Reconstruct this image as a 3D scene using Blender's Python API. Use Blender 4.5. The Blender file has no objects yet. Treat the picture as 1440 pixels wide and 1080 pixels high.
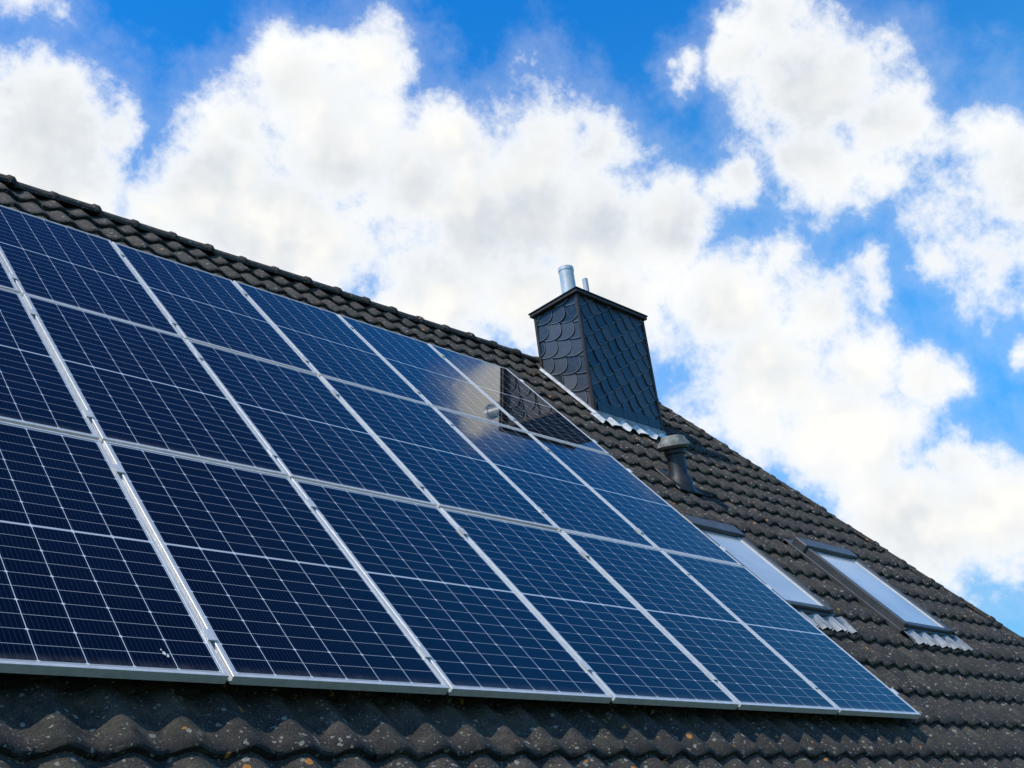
import bpy, bmesh, math, random
import numpy as np
from mathutils import Vector, Matrix
random.seed(7); rng=np.random.default_rng(7)
sc=bpy.context.scene
sc.view_settings.view_transform='Standard'; sc.view_settings.look='None'; sc.view_settings.exposure=0
TH=math.radians(50); cT,sT=math.cos(TH),math.sin(TH)
TILE_N=-0.145      # height of tile trough plane relative to the top of the panels
def W(u,v,n=0.0): return (u, v*cT-n*sT, v*sT+n*cT)
def link(o,parent=None):
    sc.collection.objects.link(o)
    if parent: o.parent=parent
    return o
def empty(name):
    e=bpy.data.objects.new(name,None); return link(e)
def mesh_obj(name,verts,faces,mats,parent=None,smooth=False,midx=None):
    me=bpy.data.meshes.new(name); me.from_pydata([tuple(map(float,p)) for p in verts],[],faces)
    for m in (mats if isinstance(mats,(list,tuple)) else [mats]): me.materials.append(m)
    if midx is not None: me.polygons.foreach_set('material_index',midx)
    if smooth: me.polygons.foreach_set('use_smooth',[True]*len(me.polygons))
    me.update()
    return link(bpy.data.objects.new(name,me),parent)

# ------------------------------------------------------------------ node helpers
class NT:
    def __init__(s,nt): s.nt=nt
    def n(s,t,**k):
        nd=s.nt.nodes.new(t)
        for a,b in k.items(): setattr(nd,a,b)
        return nd
    def put(s,sock,v):
        if isinstance(v,bpy.types.NodeSocket): s.nt.links.new(v,sock)
        elif v is not None: sock.default_value=v
    def m(s,op,a,b=None,c=None,clamp=False):
        nd=s.n('ShaderNodeMath',operation=op,use_clamp=clamp)
        s.put(nd.inputs[0],a); s.put(nd.inputs[1],b); s.put(nd.inputs[2],c); return nd.outputs[0]
    def vm(s,op,a,b=None,scale=None):
        nd=s.n('ShaderNodeVectorMath',operation=op)
        s.put(nd.inputs[0],a); s.put(nd.inputs[1],b)
        if scale is not None: s.put(nd.inputs['Scale'],scale)
        return nd.outputs['Value'] if op in('DOT_PRODUCT','DISTANCE','LENGTH') else nd.outputs[0]
    def ss(s,x,a,b,lo=0.0,hi=1.0,kind='SMOOTHSTEP'):
        nd=s.n('ShaderNodeMapRange',interpolation_type=kind)
        s.put(nd.inputs[0],x); s.put(nd.inputs[1],a); s.put(nd.inputs[2],b); s.put(nd.inputs[3],lo); s.put(nd.inputs[4],hi); return nd.outputs[0]
    def noise(s,vec,scale,detail=4,rough=.5,dist=0.0,col=False,lac=2.0):
        nd=s.n('ShaderNodeTexNoise'); s.put(nd.inputs['Vector'],vec); nd.inputs['Scale'].default_value=scale
        nd.inputs['Detail'].default_value=detail; nd.inputs['Roughness'].default_value=rough; nd.inputs['Distortion'].default_value=dist
        nd.inputs['Lacunarity'].default_value=lac
        return nd.outputs['Color'] if col else nd.outputs['Fac']
    def mix(s,f,a,b,blend='MIX'):
        nd=s.n('ShaderNodeMix',data_type='RGBA',blend_type=blend)
        s.put(nd.inputs[0],f); s.put(nd.inputs[6],a); s.put(nd.inputs[7],b); return nd.outputs[2]
def mat(name):
    m=bpy.data.materials.new(name); m.use_nodes=True
    nt=NT(m.node_tree); return m,nt,m.node_tree.nodes['Principled BSDF']
def rgb(r,g,b): return (r,g,b,1)

# ------------------------------------------------------------------ materials
def simple(name,col,rough=.5,metal=0.0,var=.25,scale=8,bump=0.0,spec=.5):
    m,nt,p=mat(name)
    tc=nt.n('ShaderNodeTexCoord').outputs['Object']
    nz=nt.noise(tc,scale,6,.6)
    a=tuple(x*(1-var) for x in col)+(1,); b=tuple(min(1,x*(1+var)) for x in col)+(1,)
    nt.put(p.inputs['Base Color'],nt.mix(nt.ss(nz,.3,.7),a,b))
    nt.put(p.inputs['Roughness'],nt.ss(nt.noise(tc,scale*2.3,4),.2,.8,rough*.8,min(1,rough*1.2),'LINEAR'))
    p.inputs['Metallic'].default_value=metal; p.inputs['Specular IOR Level'].default_value=spec
    if bump:
        bn=nt.n('ShaderNodeBump'); bn.inputs['Distance'].default_value=bump; nt.put(bn.inputs['Height'],nt.noise(tc,scale*4,5)); nt.put(p.inputs['Normal'],bn.outputs[0])
    return m

def tile_material():
    m,nt,p=mat('weathered_concrete_tile')
    tc=nt.n('ShaderNodeTexCoord').outputs['Object']
    at=nt.n('ShaderNodeAttribute',attribute_name='rnd').outputs['Fac']
    big=nt.noise(tc,.9,3,.6); mid=nt.noise(tc,9,7,.68); fine=nt.noise(tc,110,4,.75)
    c=nt.mix(nt.ss(mid,.36,.64),rgb(.013,.0115,.010),rgb(.086,.069,.050))
    c=nt.mix(nt.ss(big,.42,.65,0,.6),c,rgb(.046,.039,.027))
    c=nt.mix(nt.m('MULTIPLY',nt.ss(at,0,1),.70),c,rgb(.020,.018,.017))
    c=nt.mix(nt.ss(fine,.52,.66,0,.65),c,rgb(.19,.165,.13))
    c=nt.mix(nt.ss(fine,.34,.46,.75,0),c,rgb(.007,.007,.006))
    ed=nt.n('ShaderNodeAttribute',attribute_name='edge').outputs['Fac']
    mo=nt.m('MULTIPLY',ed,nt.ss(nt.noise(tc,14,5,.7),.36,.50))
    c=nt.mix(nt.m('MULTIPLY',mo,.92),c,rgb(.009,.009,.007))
    sp=nt.n('ShaderNodeSeparateXYZ'); nt.put(sp.inputs[0],tc)
    lowz=nt.ss(sp.outputs[2],-.1,1.2,.45,.30)
    gm=nt.m('MULTIPLY',nt.ss(nt.noise(tc,5,6,.75),.50,.62),lowz)
    c=nt.mix(gm,c,rgb(.052,.050,.024))
    def spots(scale,th,seed):
        v=nt.n('ShaderNodeTexVoronoi',feature='F1'); v.inputs['Scale'].default_value=scale
        nt.put(v.inputs['Vector'],nt.vm('ADD',nt.vm('ADD',tc,(seed,seed*2,0)),nt.vm('SCALE',nt.noise(tc,40,2,.6,col=True),scale=.03)))
        sep=nt.n('ShaderNodeSeparateColor'); nt.put(sep.inputs[0],v.outputs['Color'])
        keep=nt.ss(sep.outputs[0],th,th+.02); rad=nt.m('MULTIPLY_ADD',sep.outputs[1],.25,.10)
        return nt.m('MULTIPLY',keep,nt.m('LESS_THAN',v.outputs['Distance'],rad))
    c=nt.mix(nt.m('MULTIPLY',spots(26,.68,3.1),.75),c,rgb(.30,.29,.24))
    c=nt.mix(nt.m('MULTIPLY',spots(55,.66,1.7),.7),c,rgb(.30,.29,.20))
    c=nt.mix(nt.m('MULTIPLY',spots(20,.93,7.7),.9),c,rgb(.50,.20,.03))
    nt.put(p.inputs['Base Color'],c)
    p.inputs['Roughness'].default_value=.74; p.inputs['Specular IOR Level'].default_value=.45
    b=nt.n('ShaderNodeBump'); b.inputs['Distance'].default_value=.008; b.inputs['Strength'].default_value=1.0
    nt.put(b.inputs['Height'],nt.m('ADD',fine,nt.m('MULTIPLY',mid,2.5))); nt.put(p.inputs['Normal'],b.outputs[0])
    return m
M_TILE=tile_material()
M_ALU=simple('anodised_aluminium',(.66,.655,.64),.40,.30,.10,20)
M_RAIL=simple('aluminium_rail',(.46,.46,.45),.45,.4,.15,12)
M_DARK=simple('dark_underlay',(.02,.02,.02),.9,0,.2,3)
M_LEAD=simple('lead_flashing',(.30,.31,.32),.6,.2,.35,9,.004)
M_FLASHW=simple('pale_flashing',(.66,.66,.64),.6,.1,.30,12,.004)
M_GREY=simple('grey_window_frame',(.062,.065,.068),.42,.3,.2,6)
M_BROWN=simple('brown_edge_trim',(.050,.028,.020),.5,.2,.3,12)
M_STEEL=simple('stainless_steel',(.66,.64,.61),.38,.35,.18,7)
M_BLACK=simple('black_plastic',(.014,.014,.015),.5,0,.3,10)
M_CAPG=simple('weathered_grey_cap',(.20,.20,.18),.7,0,.45,14,.004)
M_WALL=simple('rendered_wall',(.55,.52,.46),.9,0,.08,3,.003)

def slate_material():
    m,nt,p=mat('slate_cladding')
    tc=nt.n('ShaderNodeTexCoord').outputs['Object']
    at=nt.n('ShaderNodeAttribute',attribute_name='rnd').outputs['Fac']
    ri=nt.n('ShaderNodeAttribute',attribute_name='rim').outputs['Fac']
    c=nt.mix(at,rgb(.014,.019,.028),rgb(.070,.080,.098))
    c=nt.mix(nt.ss(nt.noise(tc,25,6,.7),.45,.75,0,.5),c,rgb(.11,.115,.12))
    c=nt.mix(nt.m('MULTIPLY',ri,.7),c,rgb(.27,.285,.31))
    nt.put(p.inputs['Base Color'],c)
    nt.put(p.inputs['Roughness'],nt.m('MULTIPLY_ADD',at,.25,.25))
    b=nt.n('ShaderNodeBump'); b.inputs['Distance'].default_value=.003; nt.put(b.inputs['Height'],nt.noise(nt.vm('MULTIPLY',tc,(1,1,2.5)),45,5,.65)); nt.put(p.inputs['Normal'],b.outputs[0])
    return m
M_SLATE=slate_material()

PWi,PHi=1.042,1.764          # module outer size
LIP=.014
def panel_glass():
    m,nt,p=mat('photovoltaic_glass')
    uv=nt.n('ShaderNodeUVMap',uv_map='UVMap').outputs[0]
    sp=nt.n('ShaderNodeSeparateXYZ'); nt.put(sp.inputs[0],uv); x,y=sp.outputs[0],sp.outputs[1]
    gw,gh=PWi-2*LIP,PHi-2*LIP
    mx=.010; px=(gw-2*mx)/6; mid=.006; my=.012; py=(gh/2-mid-my)/10
    xs=nt.m('SUBTRACT',x,mx)
    dx=nt.m('PINGPONG',nt.m('ADD',xs,px*10),px/2)
    ay=nt.m('ABSOLUTE',nt.m('SUBTRACT',y,gh/2)); ys=nt.m('SUBTRACT',ay,mid)
    dy=nt.m('PINGPONG',nt.m('ADD',ys,py*20),py/2)
    dy2=nt.m('PINGPONG',nt.m('ADD',ys,py*20),py)
    l1=nt.m('LESS_THAN',dx,.0015); l2=nt.m('LESS_THAN',dy,.0010)
    dia=nt.m('LESS_THAN',nt.m('ADD',dx,dy2),.0085)
    midl=nt.m('LESS_THAN',ys,0.0)
    ex=nt.m('LESS_THAN',nt.m('MINIMUM',xs,nt.m('SUBTRACT',gw-2*mx,xs)),0.0)
    ey=nt.m('GREATER_THAN',ay,gh/2-my)
    line=nt.m('MAXIMUM',nt.m('MAXIMUM',l1,nt.m('MULTIPLY',l2,.7)),nt.m('MAXIMUM',dia,nt.m('MAXIMUM',nt.m('MULTIPLY',midl,.8),nt.m('MULTIPLY',nt.m('MAXIMUM',ex,ey),.6))))
    bb=nt.m('LESS_THAN',nt.m('PINGPONG',nt.m('ADD',xs,px*10+px/18),px/18),.0006)
    cell=nt.n('ShaderNodeCombineXYZ'); nt.put(cell.inputs[0],nt.m('FLOOR',nt.m('DIVIDE',xs,px))); nt.put(cell.inputs[1],nt.m('FLOOR',nt.m('DIVIDE',y,py*2)))
    oi=nt.n('ShaderNodeObjectInfo').outputs['Random']; nt.put(cell.inputs[2],nt.m('MULTIPLY',oi,50))
    wn=nt.n('ShaderNodeTexWhiteNoise'); nt.put(wn.inputs['Vector'],cell.outputs[0])
    c=nt.mix(wn.outputs['Value'],rgb(.0008,.0012,.0035),rgb(.0012,.0024,.0075))
    c=nt.mix(nt.m('MULTIPLY',bb,.22),c,rgb(.14,.17,.22))
    c=nt.mix(line,c,rgb(.56,.60,.64))
    tc=nt.n('ShaderNodeTexCoord').outputs['Object']
    dust=nt.m('MULTIPLY',nt.ss(y,.0,.06,1,0),nt.ss(nt.noise(tc,14,5,.7),.3,.7,.04,.28))
    dust=nt.m('ADD',dust,nt.ss(nt.noise(tc,3,5,.65),.5,.9,.0,.02))
    c=nt.mix(dust,c,rgb(.22,.20,.17))
    nt.put(p.inputs['Base Color'],c)
    nt.put(p.inputs['Roughness'],nt.m('MULTIPLY_ADD',nt.noise(tc,2.2,3,.6),.04,.006))
    p.inputs['IOR'].default_value=1.42
    b=nt.n('ShaderNodeBump'); b.inputs['Distance'].default_value=.0010; b.inputs['Strength'].default_value=.2
    nt.put(b.inputs['Height'],nt.noise(tc,2.0,2,.5)); nt.put(p.inputs['Normal'],b.outputs[0])
    return m
M_GLASS=panel_glass()
def sky_glass():
    m,nt,p=mat('skylight_glass')
    tc=nt.n('ShaderNodeTexCoord').outputs['Object']
    nt.put(p.inputs['Base Color'],nt.mix(nt.ss(nt.noise(tc,1.5,3),.3,.7),rgb(.40,.42,.43),rgb(.55,.56,.56)))
    p.inputs['Roughness'].default_value=.04; p.inputs['IOR'].default_value=1.75
    return m
M_WGLASS=sky_glass()

# ------------------------------------------------------------------ roof tiles
PER=.22; EXP=.335; RIDGE=6.50; EAVE=-1.62
ULEFT=-11.0
def hipu(v): return 3.52+.285*(6.5-v)
def prof(u):
    ph=(u/PER)%1.0
    return .038*(0.5+0.5*np.cos(2*math.pi*ph))**1.15
NC=int(round((RIDGE-EAVE)/EXP))
EXP=(RIDGE-EAVE)/NC
def build_tiles():
    V=[];F=[];Rn=[];Ed=[];base=0
    nu=9
    for j in range(NC):
        v0=EAVE+j*EXP; v1=v0+EXP+.01
        umax=hipu(v0)
        i0=int(math.floor(ULEFT/PER)); i1=int(math.ceil(umax/PER))
        for i in range(i0,i1):
            ua=i*PER+PER/2-.004; ub=ua+PER+.008
            r=random.random(); dz=random.uniform(-.002,.002); dv=random.uniform(-.007,.007); tl=random.uniform(0,.003)
            us=np.linspace(ua,ub,nu)
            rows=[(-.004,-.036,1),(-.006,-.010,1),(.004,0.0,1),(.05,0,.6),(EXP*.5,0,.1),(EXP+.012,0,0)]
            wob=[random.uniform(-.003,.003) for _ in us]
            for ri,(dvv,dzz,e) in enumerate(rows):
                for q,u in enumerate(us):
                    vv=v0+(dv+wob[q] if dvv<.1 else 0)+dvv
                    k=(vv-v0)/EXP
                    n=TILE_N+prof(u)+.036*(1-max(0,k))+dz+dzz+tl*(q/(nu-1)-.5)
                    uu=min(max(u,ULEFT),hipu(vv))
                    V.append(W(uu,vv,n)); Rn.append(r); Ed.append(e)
            for ri in range(len(rows)-1):
                for q in range(nu-1):
                    a=base+ri*nu+q; F.append((a,a+1,a+nu+1,a+nu))
            base+=nu*len(rows)
    return V,F,Rn,Ed
house=empty('tiled_roof_house')
V,F,Rn,Ed=build_tiles()
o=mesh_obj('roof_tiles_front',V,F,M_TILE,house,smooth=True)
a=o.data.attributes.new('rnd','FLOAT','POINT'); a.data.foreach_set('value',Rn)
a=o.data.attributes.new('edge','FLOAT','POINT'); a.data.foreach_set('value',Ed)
try: o.data.set_sharp_from_angle(angle=math.radians(50))
except Exception: pass

def caps(name,A,Bp,up,r=.115,L=.36):
    A=Vector(A);Bp=Vector(Bp);d=(Bp-A);n=int(d.length/L);d.normalize();up=Vector(up);up=(up-d*up.dot(d)).normalized();side=d.cross(up)
    V=[];F=[];Rn=[];Ed=[]
    for i in range(n+1):
        st=A+d*(i*L); rr=random.random(); off=side*random.uniform(-.010,.010)+up*random.uniform(-.008,.008)
        rings=[(0,r*.90,0),(.02,r*1.05,1),(.06,r*1.07,1),(.075,r*.96,1),(L*.5,r*.93,0),(L+.03,r*.90,0)]
        b=len(V); m=13
        for (s_,ra,e) in rings:
            for q in range(m):
                an=math.pi*(-.08+1.16*q/(m-1))
                V.append(st+off+d*s_+side*math.cos(an)*ra*1.1+up*math.sin(an)*ra*.8); Rn.append(rr); Ed.append(e*.8)
        for k in range(len(rings)-1):
            for q in range(m-1):
                x=b+k*m+q; F.append((x,x+1,x+m+1,x+m))
    o=mesh_obj(name,V,F,M_TILE,house,smooth=True)
    a=o.data.attributes.new('rnd','FLOAT','POINT'); a.data.foreach_set('value',Rn)
    a=o.data.attributes.new('edge','FLOAT','POINT'); a.data.foreach_set('value',Ed)
    try:o.data.set_sharp_from_angle(angle=math.radians(50))
    except Exception: pass
hipT=Vector(W(hipu(RIDGE),RIDGE,TILE_N+.0)); hipB=Vector(W(hipu(EAVE),EAVE,TILE_N+.0))
rl=Vector(W(ULEFT,RIDGE,TILE_N))
caps('ridge_caps',hipT+Vector((.05,.0,-.03)),rl+Vector((0,.0,-.03)),(0,0,1),.120)
caps('hip_caps',hipB+Vector((0,0,-.01)),hipT+Vector((0,0,-.01)),(.5,-.2,.8),.085)

zr=RIDGE*sT+TILE_N*cT-.04; yr=RIDGE*cT-TILE_N*sT
ze=EAVE*sT+TILE_N*cT-.05; ye=EAVE*cT-TILE_N*sT
yb=2*yr-ye
hx=hipu(EAVE)
GZ=-4.25
V=[(ULEFT,ye,ze),(hx-.03,ye,ze),(hx-.03,yb,ze),(ULEFT,yb,ze),(ULEFT,yr,zr),(hipu(RIDGE)-.02,yr,zr)]
mesh_obj('roof_body',V,[(0,1,5,4),(2,3,4,5),(1,2,5),(0,4,3),(0,3,2,1)],[M_DARK],house)
V=[(ULEFT,yb,ze+.03),(hx,yb,ze+.03),(hipT.x,yr,zr+.03),(ULEFT,yr,zr+.03),(hx+.02,ye,ze+.02),(hx+.02,yb,ze+.02),(hipT.x+.02,yr,zr+.02)]
mesh_obj('roof_back_slopes',V,[(0,1,2,3),(4,5,6)],[M_TILE],house)
def box(name,x0,x1,y0,y1,z0,z1,m,parent=None,bev=0.0):
    V=[(x,y,z) for z in(z0,z1) for y in(y0,y1) for x in(x0,x1)]
    F=[(0,2,3,1),(4,5,7,6),(0,1,5,4),(2,6,7,3),(0,4,6,2),(1,3,7,5)]
    o=mesh_obj(name,V,F,m,parent)
    if bev:
        b=o.modifiers.new('b','BEVEL');b.width=bev;b.segments=2
    return o
box('house_walls',ULEFT+.4,hx-.5,ye+.45,yb-.45,GZ,ze-.02,M_WALL,house)
for wx in(-8.5,-5.5,-2.2,3.6):
    box('window_frame',wx-.6,wx+.6,ye+.40,ye+.44,GZ+1,GZ+2.3,M_ALU,house); box('window_pane',wx-.53,wx+.53,ye+.38,ye+.395,GZ+1.07,GZ+2.23,M_WGLASS,house)
box('front_door',.4,1.4,ye+.39,ye+.44,GZ,GZ+2.1,M_BROWN,house)
V=[];F=[];m=9
for x in(ULEFT,hx+.05):
    for q in range(m):
        an=math.pi+math.pi*q/(m-1); V.append((x,ye-.07+.07*math.cos(an),ze-.01+.07*math.sin(an)))
for q in range(m-1): F.append((q,q+1,m+q+1,m+q))
mesh_obj('gutter',V,F,M_RAIL,house,smooth=True)

m,nt,p=mat('grass_ground'); tc=nt.n('ShaderNodeTexCoord').outputs['Object']
nt.put(p.inputs['Base Color'],nt.mix(nt.ss(nt.noise(tc,1.3,8,.7),.35,.65),rgb(.030,.055,.014),rgb(.075,.095,.030))); p.inputs['Roughness'].default_value=.95
mesh_obj('ground',[(-1500,-1500,GZ),(1500,-1500,GZ),(1500,1500,GZ),(-1500,1500,GZ)],[(0,1,2,3)],m)

# ------------------------------------------------------------------ solar array
array=empty('solar_panel_array')
PU,PV=1.06,1.782
FH=.036
def panel_mesh():
    w,h=PWi,PHi; L=LIP; z0=-FH; zg=-.0025
    V=[];F=[];mi=[]
    def quad(a,b,c_,d,mm): 
        i=len(V); V.extend([a,b,c_,d]); F.append((i,i+1,i+2,i+3)); mi.append(mm)
    def ring(r1,r2,mm):
        for k in range(4): quad(r1[k],r1[(k+1)%4],r2[(k+1)%4],r2[k],mm)
    def rc(i,z): return [(i,i,z),(w-i,i,z),(w-i,h-i,z),(i,h-i,z)]
    ring(rc(0,z0),rc(0,-.001),0); ring(rc(0,-.001),rc(.001,0),0); ring(rc(.001,0),rc(L,0),0); ring(rc(L,0),rc(L,zg),0)
    ring(rc(.028,z0),rc(0,z0),0)
    quad(*rc(L,zg),1)
    quad(*[rc(.003,-.012)[k] for k in(0,3,2,1)],2)
    me=bpy.data.meshes.new('solar_panel')
    me.from_pydata(V,[],F)
    for q in(M_ALU,M_GLASS,M_DARK): me.materials.append(q)
    me.polygons.foreach_set('material_index',mi)
    uvl=me.uv_layers.new(name='UVMap')
    for lp in me.loops:
        co=me.vertices[lp.vertex_index].co; uvl.data[lp.index].uv=(co.x-L,co.y-L)
    me.update(); return me
pm=panel_mesh()
for j in range(3):
    for i in range(9):
        o=bpy.data.objects.new('solar_panel',pm); link(o,array)
        u0=-(i+1)*PU+.009; v0=j*PV+.009
        ru=random.gauss(0,.0016); rv=random.gauss(0,.002); dz=random.uniform(-.0015,.0015)
        Mx=Matrix(((1,0,0),(0,cT,-sT),(0,sT,cT)))
        o.matrix_world=Matrix.Translation(W(u0,v0,dz))@Mx.to_4x4()@Matrix.Rotation(ru,4,'X')@Matrix.Rotation(rv,4,'Y')
def obox(name,u0,u1,v0,v1,n0,n1,m,parent,bev=0.0):
    V=[W(u,v,n) for n in(n0,n1) for v in(v0,v1) for u in(u0,u1)]
    F=[(0,2,3,1),(4,5,7,6),(0,1,5,4),(2,6,7,3),(0,4,6,2),(1,3,7,5)]
    o=mesh_obj(name,V,F,m,parent)
    if bev:
        b=o.modifiers.new('b','BEVEL');b.width=bev;b.segments=2
    return o
for j in range(3):
    for fr in(.14,.84):
        v=j*PV+PV*fr
        obox('mounting_rail',-9.7,.04,v-.02,v+.02,-FH-.042,-FH-.002,M_RAIL,array)
        for i in range(0,10):
            u=-i*PU
            if i==0: obox('end_clamp',-.008,.022,v-.03,v+.03,-FH,.004,M_ALU,array)
            else: obox('mid_clamp',u-.019,u+.019,v-.035,v+.035,.0025,.0065,M_ALU,array); obox('mid_clamp_stem',u-.0075,u+.0075,v-.03,v+.03,-FH,.0025,M_RAIL,array)
for i in range(1,9):
    obox('joint_strip',-i*PU-.0075,-i*PU+.0075,.0,3*PV,-.020,-.015,M_RAIL,array)
# small bird dropping on the glass
V=[];F=[]
for (uu,vv,rr) in((-5.53,.115,.007),(-5.52,.10,.005),(-5.535,.135,.003)):
    b=len(V)
    for q in range(12):
        an=2*math.pi*q/12; ra=rr*random.uniform(.5,1.3); V.append(W(uu+ra*math.cos(an),vv+1.6*ra*math.sin(an),.0028))
    F.append(tuple(range(b,b+12)))
mesh_obj('bird_dropping',V,F,[M_FLASHW],array)

# ------------------------------------------------------------------ chimney
chim=empty('slate_clad_chimney')
CX0,CX1,CY0,CY1,CZ=1.125,2.25,3.30,3.92,5.25
def chimbox():
    V=[(x,y,z) for z in(2.2,CZ) for y in(CY0,CY1) for x in(CX0,CX1)]
    F=[(0,2,3,1),(4,5,7,6),(0,1,5,4),(2,6,7,3),(0,4,6,2),(1,3,7,5)]
    return mesh_obj('chimney_core',V,F,M_DARK,chim)
chimbox()
def slates(name,O,ax,nrm,width,z0,z1,sw,sh,rot,skew,pw):
    O=Vector(O);ax=Vector(ax);nrm=Vector(nrm);V=[];F=[];Rn=[];Ri=[]
    cr,sr=math.cos(rot),math.sin(rot)
    N=int((width+z1-z0)/sh)+12
    cx,cz=width/2,(z0+z1)/2
    for j in range(-N,N):
        for i in range(-N,N):
            a=(i+.5*(j%2))*sw; b=j*sh
            pts=[]
            hw=sw*.5*.975
            m=12
            for q in range(m+1):
                x=-1+2*q/m; y=-(1-abs(x)**pw)*sh
                pts.append((x*hw+skew*y,y))
            pts+= [(hw,sh*1.0),(-hw,sh*1.0)]
            jit=random.uniform(-.005,.005); til=random.uniform(-.008,.008); r=random.random()
            def tr(x,y,extra=0.0,til=til,jit=jit,a=a,b=b):
                X=a+x;Y=b+y+jit
                xx=X*cr-Y*sr+cx; zz=X*sr+Y*cr+cz
                k=(sh-y)/(2*sh)
                return (xx,zz,.005+.022*k+til*(x/hw)*.5+extra)
            def clip(P,f):
                out=[]
                for q in range(len(P)):
                    A=P[q-1];B_=P[q];fa,fb=f(A),f(B_)
                    if (fa>=0)!=(fb>=0):
                        t_=fa/(fa-fb); out.append(tuple(A[k]+(B_[k]-A[k])*t_ for k in range(3)))
                    if fb>=0: out.append(B_)
                return out
            def emit(P,rim,thick):
                for f in(lambda p:p[0]-.0,lambda p:width-p[0],lambda p:p[1]-z0,lambda p:z1-p[1]):
                    P=clip(P,f)
                    if len(P)<3: return
                b0=len(V);n=len(P)
                for (x,z,d) in P: V.append(O+ax*x+Vector((0,0,z))+nrm*d)
                Rn.extend([r]*n); Ri.extend([rim]*n); F.append(tuple(range(b0,b0+n)))
                if thick:
                    for (x,z,d) in P: V.append(O+ax*x+Vector((0,0,z))+nrm*(d-.009))
                    Rn.extend([r]*n); Ri.extend([rim]*n)
                    for q in range(n): F.append((b0+q,b0+n+q,b0+n+(q+1)%n,b0+(q+1)%n))
            emit([tr(x,y) for x,y in pts],0.0,True)
            for q in range(m):
                (x1,y1),(x2,y2)=pts[q],pts[q+1]
                e=.0055
                emit([tr(x1,y1,.0008),tr(x2,y2,.0008),tr(x2*.98,y2+e,.0008),tr(x1*.98,y1+e,.0008)],1.0,False)
    o=mesh_obj(name,V,F,M_SLATE,chim)
    at=o.data.attributes.new('rnd','FLOAT','POINT'); at.data.foreach_set('value',Rn)
    at=o.data.attributes.new('rim','FLOAT','POINT'); at.data.foreach_set('value',Ri)
slates('slates_front',(CX0,CY0,0),(1,0,0),(0,-1,0),CX1-CX0,3.45,CZ,.235,.120,math.radians(-14),.22,1.4)
slates('slates_side',(CX0,CY1,0),(0,-1,0),(-1,0,0),CY1-CY0,3.3,CZ,.30,.135,math.radians(22),-.45,2.2)
slates('slates_far_side',(CX1,CY0,0),(0,1,0),(1,0,0),CY1-CY0,3.3,CZ,.30,.135,math.radians(22),-.45,2.2)
for (x,y) in((CX0,CY0),(CX1,CY0),(CX0,CY1)):
    box('corner_trim',x-(.030 if x==CX0 else .003),x+(.003 if x==CX0 else .030),y-(.030 if y==CY0 else .003),y+(.003 if y==CY0 else .030),3.3,CZ-.002,M_BROWN,chim)
for k in range(5):
    x0=CX0+.03+k*(CX1-CX0-.06)/5; box('base_slate',x0,x0+(CX1-CX0-.06)/5-.006,CY0-.040,CY0-.032,3.6,3.93,M_SLATE,chim)
ov=.062
box('cap_slab',CX0-ov,CX1+ov,CY0-ov,CY1+ov,CZ+.002,CZ+.040,M_BROWN,chim,.006)
box('cap_top',CX0-ov-.010,CX1+ov+.010,CY0-ov-.010,CY1+ov+.010,CZ+.042,CZ+.056,M_BLACK,chim,.004)
def pipe(name,x,y,z0,z1,r,m,parent,n=24,taper=1.0):
    V=[];F=[]
    zs=[(z0,r),(z1,r*taper),(z1,r*taper*.88),(z1-.15,r*taper*.88)]
    for z,ra in zs:
        for q in range(n): V.append((x+ra*math.cos(2*math.pi*q/n),y+ra*math.sin(2*math.pi*q/n),z))
    for k in range(len(zs)-1):
        for q in range(n): a=k*n+q;b=k*n+(q+1)%n;F.append((a,b,b+n,a+n))
    F.append(tuple(range(3*n,4*n)))
    o=mesh_obj(name,V,F,[m],parent,smooth=True)
    try:o.data.set_sharp_from_angle(angle=math.radians(40))
    except Exception: pass
    return o
pipe('flue_pipe',CX0+.33,CY0+.36,CZ+.05,CZ+.63,.088,M_STEEL,chim)
pipe('flue_collar',CX0+.33,CY0+.36,CZ+.59,CZ+.635,.093,M_STEEL,chim)
pipe('thin_flue_pipe',CX0+.66,CY0+.36,CZ+.05,CZ+.60,.034,M_STEEL,chim)
def skirt(name,u0,u1,v0,v1,off,m,parent,scal=0.0):
    V=[];F=[];nu=max(2,int((u1-u0)/.018)); nv=max(2,int((v1-v0)/.03))
    for j in range(nv+1):
        for i in range(nu+1):
            u=u0+(u1-u0)*i/nu; fr=j/nv
            vv=v0+(v1-v0)*fr
            if scal: vv-= scal*(1-fr)*(.5+.5*math.cos(2*math.pi*u/PER*1.5))+random.uniform(-.004,.004)*(1-fr)
            V.append(W(u,vv,TILE_N+max(float(prof(u))*.9,0.0)+.042+off))
    for j in range(nv):
        for i in range(nu):
            a=j*(nu+1)+i; F.append((a,a+1,a+nu+2,a+nu+1))
    return mesh_obj(name,V,F,[m],parent,smooth=True)
vN=(CY0+TILE_N*sT)/cT; vN2=(CY1+TILE_N*sT)/cT
skirt('front_apron',CX0-.10,CX1+.10,vN-.15,vN+.03,.004,M_FLASHW,chim,.05)
skirt('side_apron',CX0-.08,CX0+.0,vN+.0,vN2+.1,.010,M_FLASHW,chim)
skirt('far_side_apron',CX1,CX1+.08,vN+.0,vN2+.1,.010,M_FLASHW,chim)
box('front_upstand',CX0-.034,CX1+.034,CY0-.050,CY0-.043,3.5,3.80,M_LEAD,chim)
V=[(CX0-.036,CY0-.04,3.5),(CX0-.036,CY0-.04,3.80),(CX0-.036,CY1+.03,3.80+(CY1-CY0+.07)*sT/cT),(CX0-.036,CY1+.03,3.5+(CY1-CY0+.07)*sT/cT)]
mesh_obj('side_upstand',V,[(0,1,2,3)],M_LEAD,chim)

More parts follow.
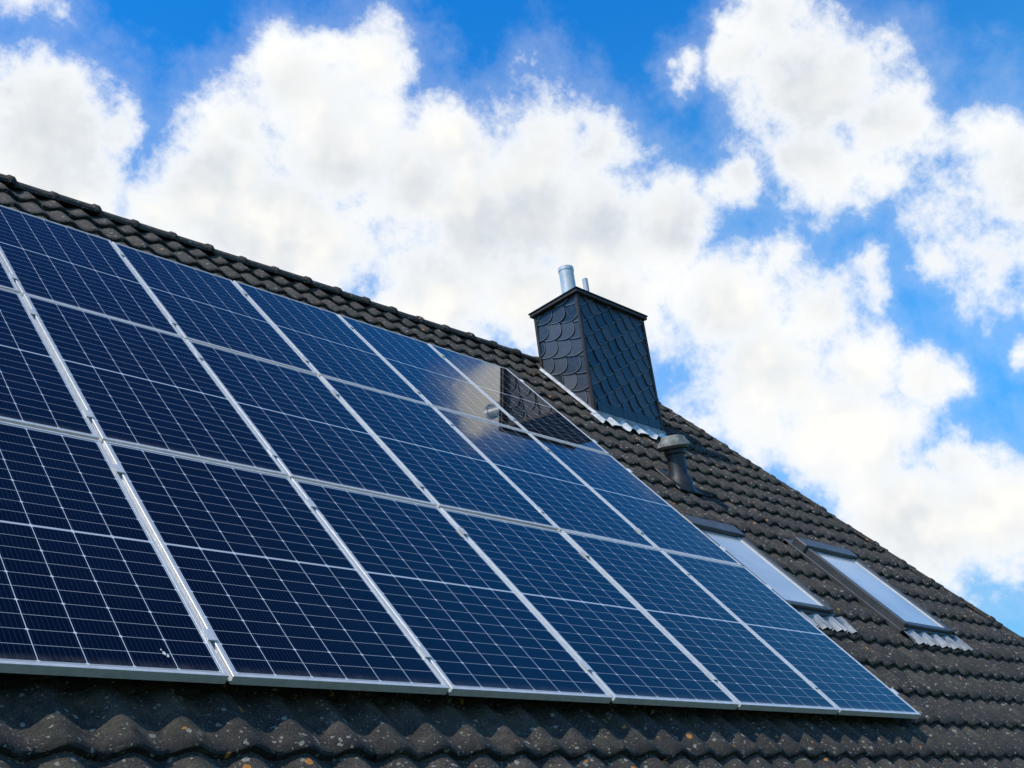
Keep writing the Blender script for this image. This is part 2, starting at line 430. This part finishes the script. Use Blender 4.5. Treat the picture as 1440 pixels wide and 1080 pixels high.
# ------------------------------------------------------------------ roof vent
vent=empty('roof_vent_pipe')
vb=Vector(W(1.12,3.56,TILE_N+.03))
def lathe(name,c,prf,m,parent,axis=(0,0,1),n=28):
    c=Vector(c);q=Vector((0,0,1)).rotation_difference(Vector(axis).normalized())
    V=[];F=[]
    for (r,z) in prf:
        for k in range(n): V.append(c+q@Vector((r*math.cos(2*math.pi*k/n),r*math.sin(2*math.pi*k/n),z)))
    for j in range(len(prf)-1):
        for k in range(n): a=j*n+k;b=j*n+(k+1)%n;F.append((a,b,b+n,a+n))
    F.append(tuple(range((len(prf)-1)*n,len(prf)*n)))
    o=mesh_obj(name,V,F,[m],parent,smooth=True)
    try:o.data.set_sharp_from_angle(angle=math.radians(45))
    except Exception: pass
AXV=(-.10,-.08,1)
lathe('vent_tube',vb,[(.13,-.08),(.12,.06),(.09,.10),(.09,.30),(.105,.31),(.105,.37),(.09,.38),(.09,.43)],M_BLACK,vent,AXV)
lathe('vent_cowl',vb+Vector((-.042,-.035,.40)),[(.13,-.035),(.165,-.01),(.16,.015),(.13,.05),(.115,.085),(.06,.10),(.01,.103)],M_CAPG,vent,(-.20,-.18,1))
obox('vent_base_tile',.93,1.31,3.40,3.80,TILE_N+.035,TILE_N+.062,M_BLACK,vent,.01)

# ------------------------------------------------------------------ skylights
def skylight(u0,u1,v0,v1):
    e=empty('roof_skylight'); T=TILE_N; top=T+.135
    fw=.055
    obox('frame_left',u0,u0+fw,v0,v1,T,top,M_GREY,e,.006); obox('frame_right',u1-fw,u1,v0,v1,T,top,M_GREY,e,.006)
    obox('frame_bottom',u0+fw,u1-fw,v0,v0+fw,T,top-.008,M_GREY,e,.006); obox('top_hood',u0-.02,u1+.02,v1-.11,v1+.05,T+.01,top+.020,M_GREY,e,.012)
    obox('sash_left',u0+fw+.002,u0+fw+.025,v0+fw,v1-.112,T,top-.012,M_ALU,e); obox('sash_right',u1-fw-.025,u1-fw-.002,v0+fw,v1-.112,T,top-.012,M_ALU,e)
    obox('glass',u0+fw+.026,u1-fw-.026,v0+fw+.002,v1-.114,T,top-.020,M_WGLASS,e)
    obox('bottom_bead',u0-.01,u1+.01,v0-.035,v0-.002,T,top-.035,M_GREY,e,.006)
    obox('side_gutter_left',u0-.05,u0-.002,v0-.03,v1+.12,T,T+.076,M_GREY,e,.006); obox('side_gutter_right',u1+.002,u1+.07,v0-.03,v1+.12,T,T+.076,M_GREY,e,.006)
    obox('head_flashing',u0-.05,u1+.07,v1+.052,v1+.13,T,T+.074,M_GREY,e,.006)
    V=[];F=[];nu=int((u1-u0+.24)/.011);nv=6
    for j in range(nv+1):
        for i in range(nu+1):
            u=u0-.10+(u1-u0+.24)*i/nu; fr=j/nv
            pl=.010*math.sin(2*math.pi*u/.055)*(1-fr)
            V.append(W(u,v0-.19+.18*fr-(.02*math.cos(2*math.pi*u/PER))*(1-fr),T+float(prof(u))*(1-.5*fr)+.047+pl+.03*fr))
    for j in range(nv):
        for i in range(nu): a=j*(nu+1)+i;F.append((a,a+1,a+nu+2,a+nu+1))
    mesh_obj('pleated_apron',V,F,[M_LEAD],e)
skylight(.0,.72,1.32,2.50)
skylight(1.88,2.80,1.30,2.60)

# ------------------------------------------------------------------ sky
SUN=Vector((-.50,.06,.82)).normalized()
w=bpy.data.worlds.new('World'); sc.world=w; w.use_nodes=True
w.node_tree.nodes.clear(); nt=NT(w.node_tree)
out=nt.n('ShaderNodeOutputWorld'); bg=nt.n('ShaderNodeBackground'); bg.inputs[1].default_value=.10
nt.nt.links.new(bg.outputs[0],out.inputs[0])
sky=nt.n('ShaderNodeTexSky',sky_type='NISHITA',sun_disc=False)
sky.sun_elevation=math.asin(SUN.z); sky.sun_rotation=math.atan2(SUN.x,SUN.y)%(2*math.pi); sky.altitude=200; sky.dust_density=.6; sky.ozone_density=2.0
D=nt.n('ShaderNodeTexCoord').outputs['Generated']
D=nt.vm('NORMALIZE',D)
sz=nt.n('ShaderNodeSeparateXYZ'); nt.put(sz.inputs[0],D)
tint=nt.mix(nt.ss(sz.outputs[2],.10,.45),rgb(.55,1.15,1.45),rgb(.50,1.95,2.75))
tint=nt.mix(nt.ss(sz.outputs[2],.50,.70),tint,rgb(.12,1.45,2.6))
tint=nt.mix(nt.ss(sz.outputs[2],.70,.88),tint,rgb(.10,.55,1.25))
skyc=nt.mix(1.0,sky.outputs[0],tint,'MULTIPLY')
cl=[(20.5,37.3,3.8),(18.5,38.4,2.6),(24.0,37.6,1.9),(21.5,34.5,4.4),(20.0,43.6,2.0),
(34.8,40.2,3.1),(40.6,41.7,2.8),(31.4,38.0,2.6),(37.3,37.4,4.8),(30.5,35.2,3.7),(42.0,35.4,4.4),(34.5,32.9,4.8),(27.0,34.2,2.8),
(45.5,32.3,4.9),(45.2,37.2,2.9),(50.2,36.6,3.3),(53.6,35.9,2.5),(49.9,33.3,4.8),(54.1,32.0,4.0),(57.2,31.2,3.1),(53.2,28.1,4.3),(43.0,29.5,4.6),(48.4,28.8,3.6),
(60.4,38.4,1.1),(66.1,39.6,2.2),(67.1,36.2,3.5),(63.6,38.4,1.8),(69.4,33.6,2.5),(65.4,33.0,2.9),(61.7,32.8,1.8),
(75.6,28.8,3.8),(73.6,26.3,3.1),(75.8,25.4,3.0),(60.0,26.7,3.6),(64.4,25.5,2.4),(60.5,22.9,4.6),(66.0,22.6,2.2),(67.2,26.7,1.4),(64.0,19.4,4.2),(69.3,21.4,1.5),
(70.1,14.6,3.5),(66.0,14.6,4.0),(73.8,21.3,1.0),(68.9,17.2,1.5),(66.0,44.0,2.2)]
wz=nt.noise(D,5.5,2,.5,col=True); wz2=nt.noise(D,17,4,.65,col=True)
Dw=nt.vm('ADD',D,nt.vm('ADD',nt.vm('SCALE',nt.vm('SUBTRACT',wz,(.5,.5,.5)),scale=.060),nt.vm('SCALE',nt.vm('SUBTRACT',wz2,(.5,.5,.5)),scale=.060)))
f=None
for (az,el,r) in cl:
    a,e=math.radians(az),math.radians(el); v=(math.sin(a)*math.cos(e),math.cos(a)*math.cos(e),math.sin(e)); rr=math.radians(r)*1.05
    wt=min(1.0,.45+r*.14)
    g=nt.m('MULTIPLY_ADD',nt.vm('DISTANCE',Dw,v),-wt/rr,wt)
    f=g if f is None else nt.m('SMOOTH_MAX',f,g,.22)
low=nt.ss(nt.noise(D,2.6,2,.5),.50,.68,-1.0,.9,'LINEAR')
low=nt.m('SUBTRACT',low,nt.ss(nt.vm('DOT_PRODUCT',D,(.663,.619,.421)),.80,.89,0,3))
low=nt.m('SUBTRACT',low,nt.ss(nt.vm('DOT_PRODUCT',D,(.74,0,.67)),.72,.88,0,3))
f=nt.m('MAXIMUM',f,low)
n1=nt.noise(D,11,9,.67)
n2=nt.noise(nt.vm('ADD',D,tuple(SUN*.030)),11,3,.5); n3=nt.noise(D,11,3,.5)
den=nt.m('ADD',f,nt.m('MULTIPLY',nt.m('SUBTRACT',n1,.5),2.0))
alpha=nt.ss(den,-.16,.46)
wisp=nt.m('MULTIPLY',nt.ss(den,-.60,.20),.20)
alpha=nt.m('MAXIMUM',alpha,wisp)
thick=nt.ss(den,.2,.9)
rel=nt.ss(nt.m('SUBTRACT',n3,n2),-.11,.10)
big=nt.ss(nt.noise(D,6,5,.55),.38,.60)
fin=nt.ss(n1,.35,.65)
shade=nt.m('MULTIPLY_ADD',rel,.38,nt.m('MULTIPLY_ADD',big,.48,nt.m('MULTIPLY',fin,.20)),clamp=True)
cc=nt.mix(shade,rgb(6.1,6.7,7.5),rgb(10.4,10.25,9.75))
cc=nt.mix(thick,rgb(9.5,9.8,10.1),cc)
nt.put(bg.inputs[0],nt.mix(alpha,skyc,cc))

sl=bpy.data.lights.new('sun','SUN'); sl.energy=3.8; sl.angle=math.radians(1.2); sl.color=(1,.93,.82)
so=link(bpy.data.objects.new('sun',sl)); so.rotation_euler=SUN.to_track_quat('Z','Y').to_euler()

# ------------------------------------------------------------------ camera
cd=bpy.data.cameras.new('camera'); cd.lens=39.385; cd.sensor_width=36; cd.clip_end=5000; cd.clip_start=.05
co=link(bpy.data.objects.new('camera',cd))
r0=Vector((.71483,-.69043,-.11105)); r1=Vector((.22197,.37461,-.90022)); r2=Vector((.66314,.61886,.42103))
Mx=Matrix((r0,-r1,-r2)).transposed().to_4x4(); co.matrix_world=Matrix.Translation((-7.4986,-3.6037,-.8621))@Mx
sc.camera=co
